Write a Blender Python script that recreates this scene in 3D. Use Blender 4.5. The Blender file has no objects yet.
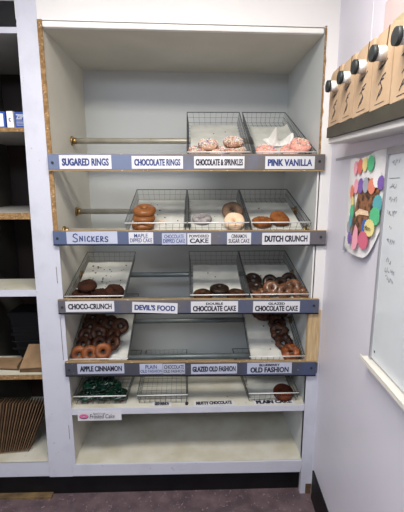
import bpy, bmesh, math, random
from mathutils import Vector, Matrix, noise
random.seed(7)
SC = bpy.context.scene
COL = SC.collection
Z0 = 0.21          # everything below is measured from the sill of the display case; the floor is 0.21 m lower
V = Vector

# ------------------------------------------------------------------ materials
def mat(name, c, rough=.6, c2=None, scale=8, spread=(.35, .65), bump=0, bscale=60, metal=0, spec=.5,
        specks=None, trans=0, coat=0, stretch=None, gradx=None):
    m = bpy.data.materials.new(name); m.use_nodes = True
    nt = m.node_tree; N = nt.nodes; L = nt.links
    b = N['Principled BSDF']
    b.inputs['Roughness'].default_value = rough
    b.inputs['Metallic'].default_value = metal
    b.inputs['Specular IOR Level'].default_value = spec
    if coat: b.inputs['Coat Weight'].default_value = coat; b.inputs['Coat Roughness'].default_value = .15
    if trans: b.inputs['Transmission Weight'].default_value = trans
    tc = N.new('ShaderNodeTexCoord'); mp = N.new('ShaderNodeMapping')
    L.new(tc.outputs['Object'], mp.inputs['Vector'])
    if stretch: mp.inputs['Scale'].default_value = stretch
    nz = N.new('ShaderNodeTexNoise'); nz.inputs['Scale'].default_value = scale; nz.inputs['Detail'].default_value = 6
    L.new(mp.outputs[0], nz.inputs['Vector'])
    cr = N.new('ShaderNodeValToRGB')
    c2 = c2 or tuple(x * .9 for x in c)
    cr.color_ramp.elements[0].position = spread[0]; cr.color_ramp.elements[0].color = (*c2, 1)
    cr.color_ramp.elements[1].position = spread[1]; cr.color_ramp.elements[1].color = (*c, 1)
    if gradx:                                   # paint worn away towards one end of a board
        sx = N.new('ShaderNodeSeparateXYZ'); L.new(tc.outputs['Object'], sx.inputs[0])
        ma = N.new('ShaderNodeMath'); ma.operation = 'MULTIPLY_ADD'; L.new(sx.outputs['X'], ma.inputs[0]); ma.inputs[1].default_value = gradx
        L.new(nz.outputs['Fac'], ma.inputs[2]); L.new(ma.outputs[0], cr.inputs['Fac'])
    else:
        L.new(nz.outputs['Fac'], cr.inputs['Fac'])
    out = cr.outputs['Color']
    if specks:
        sc_, th, col = specks
        n2 = N.new('ShaderNodeTexNoise'); n2.inputs['Scale'].default_value = sc_; n2.inputs['Detail'].default_value = 3
        L.new(tc.outputs['Object'], n2.inputs['Vector'])
        r2 = N.new('ShaderNodeValToRGB')
        r2.color_ramp.elements[0].position = th; r2.color_ramp.elements[0].color = (0, 0, 0, 1)
        r2.color_ramp.elements[1].position = min(1, th + .03); r2.color_ramp.elements[1].color = (1, 1, 1, 1)
        L.new(n2.outputs['Fac'], r2.inputs['Fac'])
        mx = N.new('ShaderNodeMix'); mx.data_type = 'RGBA'
        L.new(r2.outputs['Color'], mx.inputs[0]); L.new(out, mx.inputs[6]); mx.inputs[7].default_value = (*col, 1)
        out = mx.outputs[2]
    L.new(out, b.inputs['Base Color'])
    if bump:
        n3 = N.new('ShaderNodeTexNoise'); n3.inputs['Scale'].default_value = bscale; n3.inputs['Detail'].default_value = 4
        L.new(tc.outputs['Object'], n3.inputs['Vector'])
        bp = N.new('ShaderNodeBump'); bp.inputs['Strength'].default_value = bump; bp.inputs['Distance'].default_value = .004
        L.new(n3.outputs['Fac'], bp.inputs['Height']); L.new(bp.outputs[0], b.inputs['Normal'])
    return m

M = {}
M['wall'] = mat('wall_paint', (.79, .775, .755), .55, (.75, .735, .72), 3, bump=.1, bscale=40)
M['rwall'] = mat('side_wall_paint', (.715, .70, .785), .42, (.675, .665, .75), 2, bump=.05, bscale=25)
M['ceil'] = mat('ceiling_paint', (.8, .8, .78), .8)
M['floor'] = mat('floor_vinyl', (.155, .105, .115), .6, (.075, .052, .06), 14, (.35, .7), bump=.3, bscale=90, specks=(70, .64, (.23, .16, .19)))
M['stile'] = mat('stile_paint', (.57, .585, .66), .5, (.49, .505, .58), 9, (.2, .5), bump=.15, bscale=50, specks=(38, .72, (.45, .42, .42)))
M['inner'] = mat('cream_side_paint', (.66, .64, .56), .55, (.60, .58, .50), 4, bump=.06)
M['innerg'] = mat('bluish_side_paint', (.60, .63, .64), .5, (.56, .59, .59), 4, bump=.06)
M['back'] = mat('back_panel_paint', (.50, .525, .52), .5, (.465, .49, .485), 2)
M['shelfw'] = mat('shelf_white', (.62, .61, .53), .5, (.50, .47, .36), 6, (.3, .6), specks=(60, .71, (.25, .2, .13)))
M['osb'] = mat('raw_board_edge', (.34, .205, .085), .9, (.20, .11, .04), 60, bump=.8, bscale=200, specks=(120, .62, (.5, .36, .2)))
M['rawwood'] = mat('raw_wood', (.62, .47, .27), .7, (.44, .30, .15), 22, stretch=(6, 6, .5), bump=.2)
M['lip'] = mat('lip_white', (.85, .84, .80), .5)
M['black'] = mat('black_vinyl', (.004, .004, .005), .5, (.008, .008, .009), 10, spec=.25)
M['rail_blue'] = mat('rail_slate_blue', (.13, .165, .27), .5, (.125, .115, .118), 5, (.40, .62), bump=.15, specks=(90, .70, (.40, .40, .45)), stretch=(1, 1, .4), gradx=-.7)
M['rail_mix2'] = mat('rail_slate_fading', (.075, .105, .20), .5, (.12, .113, .125), 5, (.40, .60), bump=.15, specks=(90, .70, (.42, .42, .45)), stretch=(1, 1, .4), gradx=-.5)
M['rail_mix'] = mat('rail_slate_grey', (.07, .085, .145), .5, (.115, .108, .115), 3.2, (.44, .56), bump=.15, specks=(90, .70, (.45, .43, .42)), stretch=(1, 1, .4))
M['rail_dark'] = mat('rail_slate_dark', (.05, .08, .18), .5, (.055, .058, .078), 5, (.6, .9), bump=.15, specks=(80, .70, (.42, .42, .45)), stretch=(1, 1, .4), gradx=.4)
M['railwood'] = mat('rail_bare_wood', (.36, .25, .12), .7, (.20, .13, .06), 14, stretch=(.5, 3, 3), specks=(60, .66, (.6, .52, .36)))
M['stripwood'] = mat('dirty_strip', (.20, .13, .055), .8, (.08, .05, .025), 16)
M['steel'] = mat('pipe_steel', (.50, .48, .42), .4, (.36, .33, .25), 9, metal=.35, specks=(14, .66, (.38, .22, .1)))
M['steelg'] = mat('pipe_grey', (.16, .19, .20), .4, (.11, .13, .13), 12, metal=.4)
M['brass'] = mat('brass', (.55, .38, .14), .35, (.35, .24, .1), 40, metal=.9)
M['wire'] = mat('basket_wire', (.22, .235, .235), .35, (.14, .155, .155), 60, metal=.8)
M['wiredark'] = mat('basket_wire_dark', (.13, .14, .15), .45, (.09, .1, .1), 60, metal=.6)
M['bar'] = mat('wire_glint', (.78, .78, .78), .35, metal=.15)
M['paper'] = mat('liner_paper', (.62, .62, .57), .7, (.50, .51, .47), 14, bump=.5, bscale=25)
M['tissue'] = mat('tissue_paper', (.88, .87, .84), .7, (.82, .81, .78), 20)
M['card'] = mat('card_white', (.66, .66, .68), .5, (.60, .60, .63), 12)
M['cardb'] = mat('card_bluish', (.46, .49, .60), .5, (.42, .45, .56), 12)
M['inkblue'] = mat('ink_blue', (.02, .045, .19), .6)
M['ink'] = mat('ink_black', (.012, .013, .03), .6)
M['pink'] = mat('ink_pink', (.75, .15, .36), .5)
M['crumb'] = mat('crumb_brown', (.16, .08, .03), .9)
M['kraft'] = mat('kraft_cardboard', (.49, .35, .23), .75, (.43, .30, .19), 12)
M['kraftd'] = mat('kraft_cardboard_dark', (.13, .075, .036), .8, (.08, .045, .02), 20)
M['kraftl'] = mat('kraft_cardboard_light', (.27, .17, .09), .8, (.21, .13, .065), 20)
M['kraftm'] = mat('kraft_cardboard_brown', (.20, .12, .06), .8, (.14, .08, .04), 20)
M['tray'] = mat('dark_tray', (.055, .05, .035), .5, (.04, .036, .027), 20)
M['capw'] = mat('white_plastic', (.85, .84, .82), .35)
M['capb'] = mat('dark_plastic', (.018, .022, .023), .45, (.03, .036, .037), 30, spec=.3)
M['binblack'] = mat('bin_black', (.005, .0055, .0065), .6, spec=.2)
M['wb'] = mat('whiteboard', (.66, .70, .73), .22, (.62, .66, .70), 3, coat=.3)
M['alu'] = mat('board_frame', (.42, .42, .45), .4, metal=.3)
M['tan'] = mat('ledge_cream', (.70, .68, .63), .5)
M['darkin'] = mat('shaded_brown_back', (.028, .012, .008), .6, (.015, .007, .005), 5)  # brown back panel, darkened for the gloom inside the left cabinet
M['darkside'] = mat('shaded_side_panel', (.10, .095, .078), .6, (.06, .056, .046), 4)  # cabinet sides, interior shade put into the base colour
M['graysh'] = mat('shelf_underside_grey', (.46, .45, .42), .6)
M['bluebox'] = mat('blue_carton', (.015, .07, .34), .45)
M['teal'] = mat('teal_print', (.12, .42, .52), .5, (.3, .6, .66), 60)

def flat(name, c, rough=.6): 
    M[name] = mat(name, c, rough); return M[name]
for n, c in dict(p_pink=(.85, .38, .48), p_red=(.72, .16, .14), p_yellow=(.80, .68, .28), p_green=(.10, .50, .24), p_purple=(.20, .11, .40),
                 p_gray=(.36, .38, .44), p_orange=(.78, .25, .16), p_white=(.85, .84, .84), p_teal=(.10, .38, .42), p_rose=(.62, .14, .22),
                 p_blue=(.03, .14, .5)).items(): flat(n, c)
flat('inkgray', (.16, .17, .20))
M['photo'] = mat('poster_photo', (.045, .03, .022), .4, (.30, .13, .06), 55, (.38, .62))
M['fpink'] = mat('frame_pinkish', (.62, .50, .50), .6)
M['fyell'] = mat('frame_yellow_inset', (.46, .40, .24), .6)

# ------------------------------------------------------------------ mesh helpers
class MB:
    def __init__(s): s.bm = bmesh.new()
    def hexa(s, p, mi=0):
        v = [s.bm.verts.new(V(q)) for q in p]
        for f in ((0, 3, 2, 1), (4, 5, 6, 7), (0, 1, 5, 4), (1, 2, 6, 5), (2, 3, 7, 6), (3, 0, 4, 7)):
            s.bm.faces.new([v[i] for i in f]).material_index = mi
    def box(s, x0, x1, y0, y1, z0, z1, mi=0):
        s.hexa([(x0, y0, z0), (x1, y0, z0), (x1, y1, z0), (x0, y1, z0), (x0, y0, z1), (x1, y0, z1), (x1, y1, z1), (x0, y1, z1)], mi)
    def quad(s, pts, mi=0):
        s.bm.faces.new([s.bm.verts.new(V(p)) for p in pts]).material_index = mi
    def tube(s, a, b, r, seg=6, r2=None, mi=0, caps=True):
        a = V(a); b = V(b); d = (b - a).normalized()
        u = d.orthogonal().normalized(); w = d.cross(u)
        r2 = r if r2 is None else r2
        A = []; B = []
        for i in range(seg):
            t = 2 * math.pi * i / seg; o = u * math.cos(t) + w * math.sin(t)
            A.append(s.bm.verts.new(a + o * r)); B.append(s.bm.verts.new(b + o * r2))
        for i in range(seg):
            j = (i + 1) % seg; f = s.bm.faces.new((A[i], A[j], B[j], B[i])); f.material_index = mi; f.smooth = seg > 6
        if caps:
            s.bm.faces.new(A[::-1]).material_index = mi; s.bm.faces.new(B).material_index = mi
    def prism(s, pts, n, mi=0):
        """polygon pts extruded by vector n"""
        a = [s.bm.verts.new(V(p)) for p in pts]; b = [s.bm.verts.new(V(p) + V(n)) for p in pts]
        s.bm.faces.new(a[::-1]).material_index = mi; s.bm.faces.new(b).material_index = mi
        k = len(a)
        for i in range(k): s.bm.faces.new((a[i], a[(i + 1) % k], b[(i + 1) % k], b[i])).material_index = mi
    def build(s, name, m, parent=None, label=None, cat=None, group=None, kind=None, bevel=0, local=False, smooth=False):
        bm = s.bm
        bmesh.ops.recalc_face_normals(bm, faces=bm.faces)
        if bevel: bmesh.ops.bevel(bm, geom=bm.edges[:], offset=bevel, segments=2, affect='EDGES', clamp_overlap=True)
        if smooth:
            for f in bm.faces: f.smooth = True
        off = V((0, 0, 0))
        if not local:
            for v in bm.verts: v.co.z += Z0
            if parent is None:
                xs = [v.co for v in bm.verts]
                off = V(((min(c.x for c in xs) + max(c.x for c in xs)) / 2, (min(c.y for c in xs) + max(c.y for c in xs)) / 2, min(c.z for c in xs)))
            else:
                q = parent
                while q is not None: off += q.location; q = q.parent
            for v in bm.verts: v.co -= off
        me = bpy.data.meshes.new(name); bm.to_mesh(me); bm.free()
        for x in (m if isinstance(m, (list, tuple)) else [m]): me.materials.append(x)
        o = bpy.data.objects.new(name, me); COL.objects.link(o)
        if parent is None:
            if not local: o.location = off
        else: o.parent = parent
        tag(o, label, cat, group, kind)
        return o

def tag(o, label=None, cat=None, group=None, kind=None):
    if label: o['label'] = label
    if cat: o['category'] = cat
    if group: o['group'] = group
    if kind: o['kind'] = kind
    return o

def empty(name, loc, label, cat, group=None, rot=None):
    o = bpy.data.objects.new(name, None); COL.objects.link(o); o.empty_display_size = .05
    o.location = V(loc) + V((0, 0, Z0))
    if rot: o.rotation_euler = rot
    return tag(o, label, cat, group)

def bx(name, m, x0, x1, y0, y1, z0, z1, parent=None, **k):
    b = MB(); b.box(x0, x1, y0, y1, z0, z1); return b.build(name, m, parent, **k)

def text_pts(s, offset=.02):
    cu = bpy.data.curves.new('t', 'FONT'); cu.body = s; cu.offset = offset; cu.resolution_u = 3
    o = bpy.data.objects.new('t', cu); COL.objects.link(o)
    dg = bpy.context.evaluated_depsgraph_get(); me = bpy.data.meshes.new_from_object(o.evaluated_get(dg))
    vs = [v.co.copy() for v in me.vertices]; fs = [tuple(p.vertices) for p in me.polygons]
    bpy.data.objects.remove(o); bpy.data.curves.remove(cu); bpy.data.meshes.remove(me)
    return vs, fs

def text(mb, s, o, ux, uy, w, h, offset=.03, shear=0, bold=.0016):
    """writes s inside the box w x h whose lower-left corner is o, along unit vectors ux, uy"""
    vs, fs = text_pts(s, offset)
    x0 = min(v.x for v in vs); x1 = max(v.x for v in vs); y0 = min(v.y for v in vs); y1 = max(v.y for v in vs)
    o = V(o); ux = V(ux); uy = V(uy); nv = []
    for v in vs:
        a = (v.x - x0) / (x1 - x0); b = (v.y - y0) / (y1 - y0)
        nv.append(mb.bm.verts.new(o + ux * (a * w + shear * b * h) + uy * (b * h)))
    for f in fs:
        try: mb.bm.faces.new([nv[i] for i in f])
        except ValueError: pass
    if bold:
        text(mb, s, o + ux * bold + ux.cross(uy) * .0001, ux, uy, w - bold, h, offset, shear, 0)

def strokes(mb, polys, o, ux, uy, w, h, t):
    o = V(o); ux = V(ux); uy = V(uy); n = ux.cross(uy)
    for pl in polys:
        pp = [o + ux * (a * w) + uy * (b * h) for a, b in pl]
        for p, q in zip(pp, pp[1:]):
            d = (q - p)
            if d.length < 1e-6: continue
            d.normalize(); sd = n.cross(d) * t / 2; e = d * t * .3
            mb.quad([p - sd - e, q - sd + e, q + sd + e, p + sd - e])

# ------------------------------------------------------------------ camera
cam = bpy.data.cameras.new('camera'); co = bpy.data.objects.new('camera', cam); COL.objects.link(co)
rt = V((.999616, -.027634, -.002258)); up = V((.007478, .190296, .981698)); bk = V((-.026699, -.981338, .19043))
mtx = Matrix((rt, up, bk)).transposed().to_4x4(); mtx.translation = V((.0252, -1.7252, 1.4405 + Z0))
co.matrix_world = mtx
cam.sensor_fit = 'HORIZONTAL'; cam.sensor_width = 36; cam.lens = 36 * 371.92 / 404; cam.clip_start = .02
SC.camera = co

# ------------------------------------------------------------------ the room
FZ = -Z0; CEIL = 2.42
S = 'structure'
bx('floor', M['floor'], -2.2, 1.2, -3.7, .3, FZ - .05, FZ, kind=S)
bx('ceiling', M['ceil'], -2.2, 1.2, -3.7, .7, CEIL, CEIL + .05, kind=S)
mb = MB(); mb.hexa([(-.70, 0, 2.114), (.72, 0, 2.092), (.72, .05, 2.092), (-.70, .05, 2.114), (-.70, 0, CEIL), (.72, 0, CEIL), (.72, .05, CEIL), (-.70, .05, CEIL)]); mb.box(-2.2, -.70, 0, .05, 2.185, CEIL)
mb.box(-2.2, -1.15, 0, .05, FZ, 2.185)
mb.build('wall_front', M['wall'], kind=S)
bx('wall_left', M['wall'], -2.25, -2.2, -3.7, .1, FZ, CEIL, kind=S)
bx('wall_rear', M['wall'], -2.2, 1.2, -3.75, -3.7, FZ, CEIL, kind=S)
TH = math.radians(3.1); sT, cT = math.sin(TH), math.cos(TH)
def W(s, off, z): return V((.66 - s * sT - off * cT, -s * cT + off * sT, z))
UXW = V((-sT, -cT, 0)); UZ = V((0, 0, 1)); NW = V((-cT, sT, 0))
def wbox(mb, s0, s1, o0, o1, z0, z1, dz=lambda s: 0):
    mb.hexa([W(s0, o0, z0 + dz(s0)), W(s1, o0, z0 + dz(s1)), W(s1, o1, z0 + dz(s1)), W(s0, o1, z0 + dz(s0)),
             W(s0, o0, z1 + dz(s0)), W(s1, o0, z1 + dz(s1)), W(s1, o1, z1 + dz(s1)), W(s0, o1, z1 + dz(s0))])
mb = MB(); wbox(mb, -.02, 3.72, -.06, 0, FZ, CEIL); mb.build('wall_right', M['rwall'], kind=S)
mb = MB(); wbox(mb, .035, 3.6, 0, .008, FZ, -.042); mb.build('baseboard_right', M['black'], kind=S)
mb = MB(); wbox(mb, .354, .357, 0, .0012, 1.86, CEIL); mb.build('trim_1', M['rwall'], kind=S)      # joint between two wall panels

# ------------------------------------------------------------------ the display case
D = .608
case = empty('display_case', (0, .3, 0), 'tall white built-in doughnut display case with five sloping or flat tiers', 'display case')
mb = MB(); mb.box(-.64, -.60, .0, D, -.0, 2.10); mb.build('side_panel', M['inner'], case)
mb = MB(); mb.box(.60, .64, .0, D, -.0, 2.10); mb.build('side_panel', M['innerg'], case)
bx('back_panel', M['back'], -.64, .64, D, D + .02, -.08, 2.10, case)
mb = MB(); mb.hexa([(-.60, .02, 2.087), (.60, .02, 2.071), (.60, D, 2.071), (-.60, D, 2.087), (-.60, .02, 2.112), (.60, .02, 2.094), (.60, D, 2.094), (-.60, D, 2.112)])
mb.build('top_panel', M['inner'], case)
mb = MB(); mb.hexa([(-.592, -.003, 2.086), (.595, -.003, 2.069), (.595, .02, 2.069), (-.592, .02, 2.086), (-.592, -.003, 2.108), (.595, -.003, 2.089), (.595, .02, 2.089), (-.592, .02, 2.108)])
mb.build('top_lip', M['lip'], case, bevel=.002)
bx('bottom_board', M['shelfw'], -.60, .60, .0, D, -.03, .0, case)
mb = MB(); mb.hexa([(-.613, -.004, -.072), (.598, -.004, -.078), (.598, .015, -.078), (-.613, .015, -.072), (-.613, -.004, -.001), (.603, -.004, -.006), (.603, .015, -.006), (-.613, .015, -.001)])
mb.build('bottom_rail', M['stile'], case, bevel=.002)
bx('shelf', M['shelfw'], -.60, .60, .0, D, .285, .322, case)
bx('shelf_edge', M['stile'], -.592, .598, -.006, .0, .288, .322, case, bevel=.001)
# left stile (leans very slightly) and the raw board edge beside it
mb = MB(); mb.hexa([(-.732, -.004, -.072), (-.612, -.004, -.072), (-.612, .03, -.072), (-.732, .03, -.072), (-.697, -.004, 2.10), (-.612, -.004, 2.10), (-.612, .03, 2.10), (-.697, .03, 2.10)])
mb.box(-.697, -.612, -.002, .03, 2.10, 2.2)
mb.build('stile', M['stile'], case)
def ragged(x0, x1, z0, z1, y0, y1, amp, seed, left=True):
    mb = MB(); n = max(4, int((z1 - z0) / .025)); prev = None
    for i in range(n + 1):
        z = z0 + (z1 - z0) * i / n
        d = amp * (noise.noise(V((z * 30, seed, 0)))) * 2
        a, b = (x0, x1 + d) if left else (x0 + d, x1)
        if prev:
            pa, pb, pz = prev
            mb.hexa([(pa, y0, pz), (pb, y0, pz), (pb, y1, pz), (pa, y1, pz), (a, y0, z), (b, y0, z), (b, y1, z), (a, y1, z)])
        prev = (a, b, z)
    bmesh.ops.remove_doubles(mb.bm, verts=mb.bm.verts, dist=1e-5)
    return mb
ragged(-.612, -.592, 1.225, 2.113, -.006, .0, .001, 1).build('raw_edge', M['osb'], case, label='raw brown particle board edge')
ragged(-.612, -.592, 0, 1.225, -.003, .002, .0006, 3).build('painted_edge', M['stile'], case)
mb = MB()
for z in (.71, .78, .64, 1.03, .2): mb.box(-.6135, -.6115, -.0045, -.0035, z - .05, z + .03)
mb.build('crack', M['kraftd'], case, label='dark crack in the paint')
# right stile down to the floor, raw strip above, raw wood patch between third and fourth rail
bx('stile', M['stile'], .60, .672, -.004, .02, FZ, .49, case)
bx('stile', M['wall'], .607, .672, -.004, .02, .83, 2.10, case)
bx('stile', M['stile'], .655, .672, -.004, .02, .49, .83, case)
ragged(.600, .608, 1.57, 2.09, -.005, .0, .0035, 5).build('raw_edge', M['osb'], case, label='chipped brown board edge')
ragged(.600, .612, .83, 1.57, -.004, .001, .001, 6).build('painted_edge', M['wall'], case)
bx('bare_wood_patch', M['rawwood'], .594, .655, -.008, .02, .555, .835, case, label='unpainted pale wood post', bevel=.002)
bx('dirt_patch', M['kraftd'], .628, .665, -.0055, -.004, FZ, FZ + .06, case)
bx('baseboard_front', M['black'], -1.14, .60, .035, .06, FZ, -.08, kind=S)
bx('trim_2', M['stripwood'], -1.14, -.735, .0, .034, FZ, FZ + .012, kind=S)

# ------------------------------------------------------------------ rails
RY = -.022
rails = []
def rail(nm, zl, zr, zlb, zrb, xl, xr, m, label):
    r = empty('label_rail', ((xl + xr) / 2, -.01, (zlb + zrb) / 2), label, 'rail', 'label rails across the display case')
    mb = MB(); mb.hexa([(xl, RY, zlb), (xr, RY, zrb), (xr, -.003, zrb), (xl, -.003, zlb), (xl, RY, zl), (xr, RY, zr), (xr, -.003, zr), (xl, -.003, zl)])
    mb.build('board', m, r, bevel=.001)
    mb = MB(); mb.hexa([(xl, RY + .001, zl), (xr, RY + .001, zr), (xr, .004, zr), (xl, .004, zl), (xl, RY + .001, zl + .002), (xr, RY + .001, zr + .002), (xr, .004, zr + .002), (xl, .004, zl + .002)])
    mb.build('bare_top_edge', M['railwood'], r, label='worn bare wood top edge')
    mb = MB(); mb.hexa([(xl, RY - .001, zlb - .005), (xr, RY - .001, zrb - .005), (xr, -.003, zrb - .005), (xl, -.003, zlb - .005), (xl, RY - .001, zlb), (xr, RY - .001, zrb), (xr, -.003, zrb), (xl, -.003, zlb)])
    mb.build('bottom_edge', M['railwood'] if 'top rail' in label else M['black'], r)
    for x, z in ((xl + .02, (zl + zlb) / 2 - .003), (xr - .025, (zr + zrb) / 2 + .004)):
        mb = MB(); mb.tube((x, RY - .003, z), (x, RY + .002, z), .006, 10); mb.build('screw', M['capb'], r)
    return r
rail('r1', 1.570, 1.568, 1.503, 1.500, -.606, .625, M['rail_blue'], 'top rail, slate blue painted wood under the two sprinkle baskets')
rail('r2', 1.230, 1.224, 1.169, 1.160, -.610, .651, M['rail_mix2'], 'second rail from the top, slate board carrying the handwritten snickers card')
rail('r3', .901, .891, .838, .824, -.612, .637, M['rail_mix'], 'third rail from the top, grey blue board carrying the crooked devils food card')
rail('r4', .582, .566, .515, .496, -.602, .641, M['rail_dark'], 'lowest rail, dark slate board above the white bottom shelves')

def name_card(x0, x1, z0, z1, lines, say, m='card', ink='ink', rot=0, y=RY, hand=None, **kw):
    """lines: list of (text, z fraction low, z fraction high, x fraction margin)"""
    w = x1 - x0; h = z1 - z0; a = math.radians(rot)
    ux = V((math.cos(a), 0, math.sin(a))); uz = V((-math.sin(a), 0, math.cos(a)))
    c = V(((x0 + x1) / 2, y - .0015, (z0 + z1) / 2)); o = c - ux * w / 2 - uz * h / 2
    mb = MB(); mb.prism([o, o + ux * w, o + ux * w + uz * h, o + uz * h], (0, .0013, 0))
    card = mb.build('name_card', M[m], label=say, cat='label card', group='label cards on the rails')
    of = o + V((0, -.0005, 0))
    mb = MB()
    for (t, lo, hi, mg) in lines:
        text(mb, t, of + ux * (w * mg) + uz * (h * lo), ux, uz, w * (1 - 2 * mg), h * (hi - lo), kw.get('bold', .035), 0, .0019 if hi - lo > .4 else .0008)
    if hand: hand(mb, of, ux, uz, w, h)
    mb.build('lettering', M[ink], card)
    return card

one = lambda t, mg=.05: [(t, .23, .77, mg)]
name_card(-.556, -.328, 1.506, 1.566, one('SUGARED RINGS'), 'white card lettered SUGARED RINGS in blue', ink='inkblue')
name_card(-.239, -.012, 1.507, 1.562, one('CHOCOLATE RINGS'), 'white card lettered CHOCOLATE RINGS in blue', ink='inkblue')
name_card(.037, .262, 1.508, 1.561, one('CHOCOLATE & SPRINKLES', .03), 'white card lettered CHOCOLATE & SPRINKLES', ink='ink')
name_card(.355, .578, 1.505, 1.561, one('PINK VANILLA'), 'white card lettered PINK VANILLA', ink='inkblue')
SNK = {'S': [[(.9, .85), (.6, 1), (.2, .9), (.1, .65), (.45, .5), (.85, .35), (.8, .1), (.4, 0), (0, .12)]],
       'N': [[(0, 0), (.08, .95), (.8, .05), (.85, 1)]], 'I': [[(.4, 0), (.4, 1)]], 'C': [[(.9, .85), (.5, 1), (.1, .6), (.15, .15), (.6, 0), (.95, .15)]],
       'K': [[(.1, 0), (.12, 1)], [(.85, .95), (.15, .45), (.9, 0)]], 'E': [[(.85, 1), (.15, .95), (.1, 0), (.9, .05)], [(.12, .5), (.7, .52)]],
       'R': [[(.1, 0), (.12, 1), (.7, .92), (.75, .6), (.15, .48), (.9, 0)]]}
def hand_snickers(mb, o, ux, uz, w, h):
    x = .12
    for i, ch in enumerate('SNICKERS'):
        cw = .13 if i == 0 else (.05 if ch == 'I' else .082); hh = .66 if i == 0 else .42; y0 = .16 if i == 0 else .22 - .008 * i
        strokes(mb, SNK[ch], o + ux * (w * x) + uz * (h * y0), ux, uz, w * cw * .82, h * hh, .0050); x += cw + .006
name_card(-.548, -.317, 1.171, 1.228, [], 'pale card with SNICKERS written by hand', m='cardb', ink='inkblue', hand=hand_snickers)
two = lambda a, b: [(a, .54, .88, .10), (b, .12, .48, .05)]
name_card(-.265, -.153, 1.170, 1.223, [(('MAPLE'), .54, .88, .22), ('DIPPED CAKE', .12, .48, .05)], 'small white card lettered MAPLE DIPPED CAKE', ink='inkblue', bold=.01)
name_card(-.113, -.001, 1.166, 1.218, two('CHOCOLATE', 'DIPPED CAKE'), 'small white card lettered CHOCOLATE DIPPED CAKE', m='cardb', ink='inkblue', bold=.01)
name_card(.004, .113, 1.165, 1.217, [('POWDERED', .62, .88, .08), ('CAKE', .12, .54, .1)], 'small white card lettered POWDERED CAKE', bold=.02)
name_card(.188, .299, 1.164, 1.218, [('CINNAMON', .54, .88, .18), ('SUGAR CAKE', .12, .48, .06)], 'small white card lettered CINNAMON SUGAR CAKE', bold=.01)
name_card(.351, .574, 1.162, 1.217, one('DUTCH CRUNCH'), 'white card lettered DUTCH CRUNCH')
name_card(-.576, -.347, .844, .896, one('CHOCO-CRUNCH'), 'white card lettered CHOCO-CRUNCH')
name_card(-.262, -.046, .834, .886, one("DEVIL'S FOOD"), "white card lettered DEVIL'S FOOD, hanging crooked", ink='inkblue', rot=-2.5)
name_card(.018, .244, .834, .889, [('DOUBLE', .68, .9, .32), ('CHOCOLATE CAKE', .1, .6, .04)], 'white card lettered DOUBLE CHOCOLATE CAKE')
name_card(.317, .543, .831, .886, [('GLAZED', .68, .9, .32), ('CHOCOLATE CAKE', .1, .6, .04)], 'white card lettered GLAZED CHOCOLATE CAKE', rot=-.5)
name_card(-.541, -.313, .523, .577, one('APPLE CINNAMON'), 'white card lettered APPLE CINNAMON', m='cardb')
name_card(-.237, -.124, .518, .572, [('PLAIN', .5, .88, .25), ('OLD FASHION', .12, .42, .03)], 'small pale card lettered PLAIN OLD FASHION', m='cardb', ink='inkblue', bold=.01)
name_card(-.122, -.014, .516, .570, [('CHOCOLATE', .5, .88, .05), ('OLD FASHION', .12, .42, .03)], 'small pale card lettered CHOCOLATE OLD FASHION', m='cardb', bold=.01)
name_card(.016, .244, .513, .566, one('GLAZED OLD FASHION', .03), 'white card lettered GLAZED OLD FASHION', m='cardb')
name_card(.295, .518, .510, .568, [('BLUEBERRY', .68, .9, .27), ('OLD FASHION', .1, .6, .07)], 'white card lettered BLUEBERRY OLD FASHION', m='cardb')
# hanging sign with a pink doughnut
fc = name_card(-.562, -.341, .256, .309, [("Spec's Luck", .58, .84, .36), ], 'white hanging sign with pink doughnut emblem and Frosted Cake written on it', y=-.0059, bold=.0)
fc['group'] = 'loose cards on the lower shelf'
mb = MB(); text(mb, 'Frosted Cake', V((-.502, -.0081, .268)), V((1, 0, 0)), UZ, .125, .024, .0, .15, .0008); mb.build('lettering', M['ink'], fc)
def ring_pts(mb, cx, cz, rx, rz, hx, hz, y, n=24):
    o = [V((cx + rx * math.cos(t * 2 * math.pi / n), y, cz + rz * math.sin(t * 2 * math.pi / n))) for t in range(n)]
    i = [V((cx + hx * math.cos(t * 2 * math.pi / n), y, cz + rz * .1 + hz * math.sin(t * 2 * math.pi / n))) for t in range(n)]
    for k in range(n): mb.quad([o[k], o[(k + 1) % n], i[(k + 1) % n], i[k]])
mb = MB(); ring_pts(mb, -.531, .279, .0235, .0135, .008, .003, -.0080); mb.build('emblem', M['ink'], fc)
mb = MB(); ring_pts(mb, -.531, .282, .0225, .0115, .008, .003, -.0084); mb.build('emblem_icing', M['pink'], fc)
# cards lying flat on the front of the white shelf
def flat_card(x0, x1, t, label, rot=0, d0=.003, d1=.043, z=.3225):
    mb = MB(); mb.box(x0, x1, d0, d1, z, z + .001)
    c = mb.build('name_card', M['card'], label=label, cat='label card', group='loose cards on the lower shelf')
    mb = MB(); text(mb, t, V((x0 + .012, d0 + .006, z + .0016)), V((1, 0, 0)), V((0, 1, 0)), x1 - x0 - .024, d1 - d0 - .010, .05, 0, .003)
    mb.build('lettering', M['ink'], c); c.rotation_euler.z = math.radians(rot); return c
flat_card(-.186, -.088, 'OLD FASHION', 'small white card lying flat on the bottom shelf in front of the empty basket')
flat_card(.028, .238, 'NUTTY CHOCOLATE', 'white card lettered NUTTY CHOCOLATE lying on the shelf edge', 1.2)
flat_card(.340, .550, 'PLAIN CAKE', 'white card lettered PLAIN CAKE lying on the shelf edge', 1.5)
mb = MB(); mb.prism([(-.008 + .009 * math.cos(t * .9), .02 + .012 * math.sin(t * .9), .3225) for t in range(7)], (0, 0, .006))
mb.build('chocolate_crumb', M['ink'], label='dark chocolate crumb on the shelf edge left of the nutty chocolate card', cat='crumb')

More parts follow.
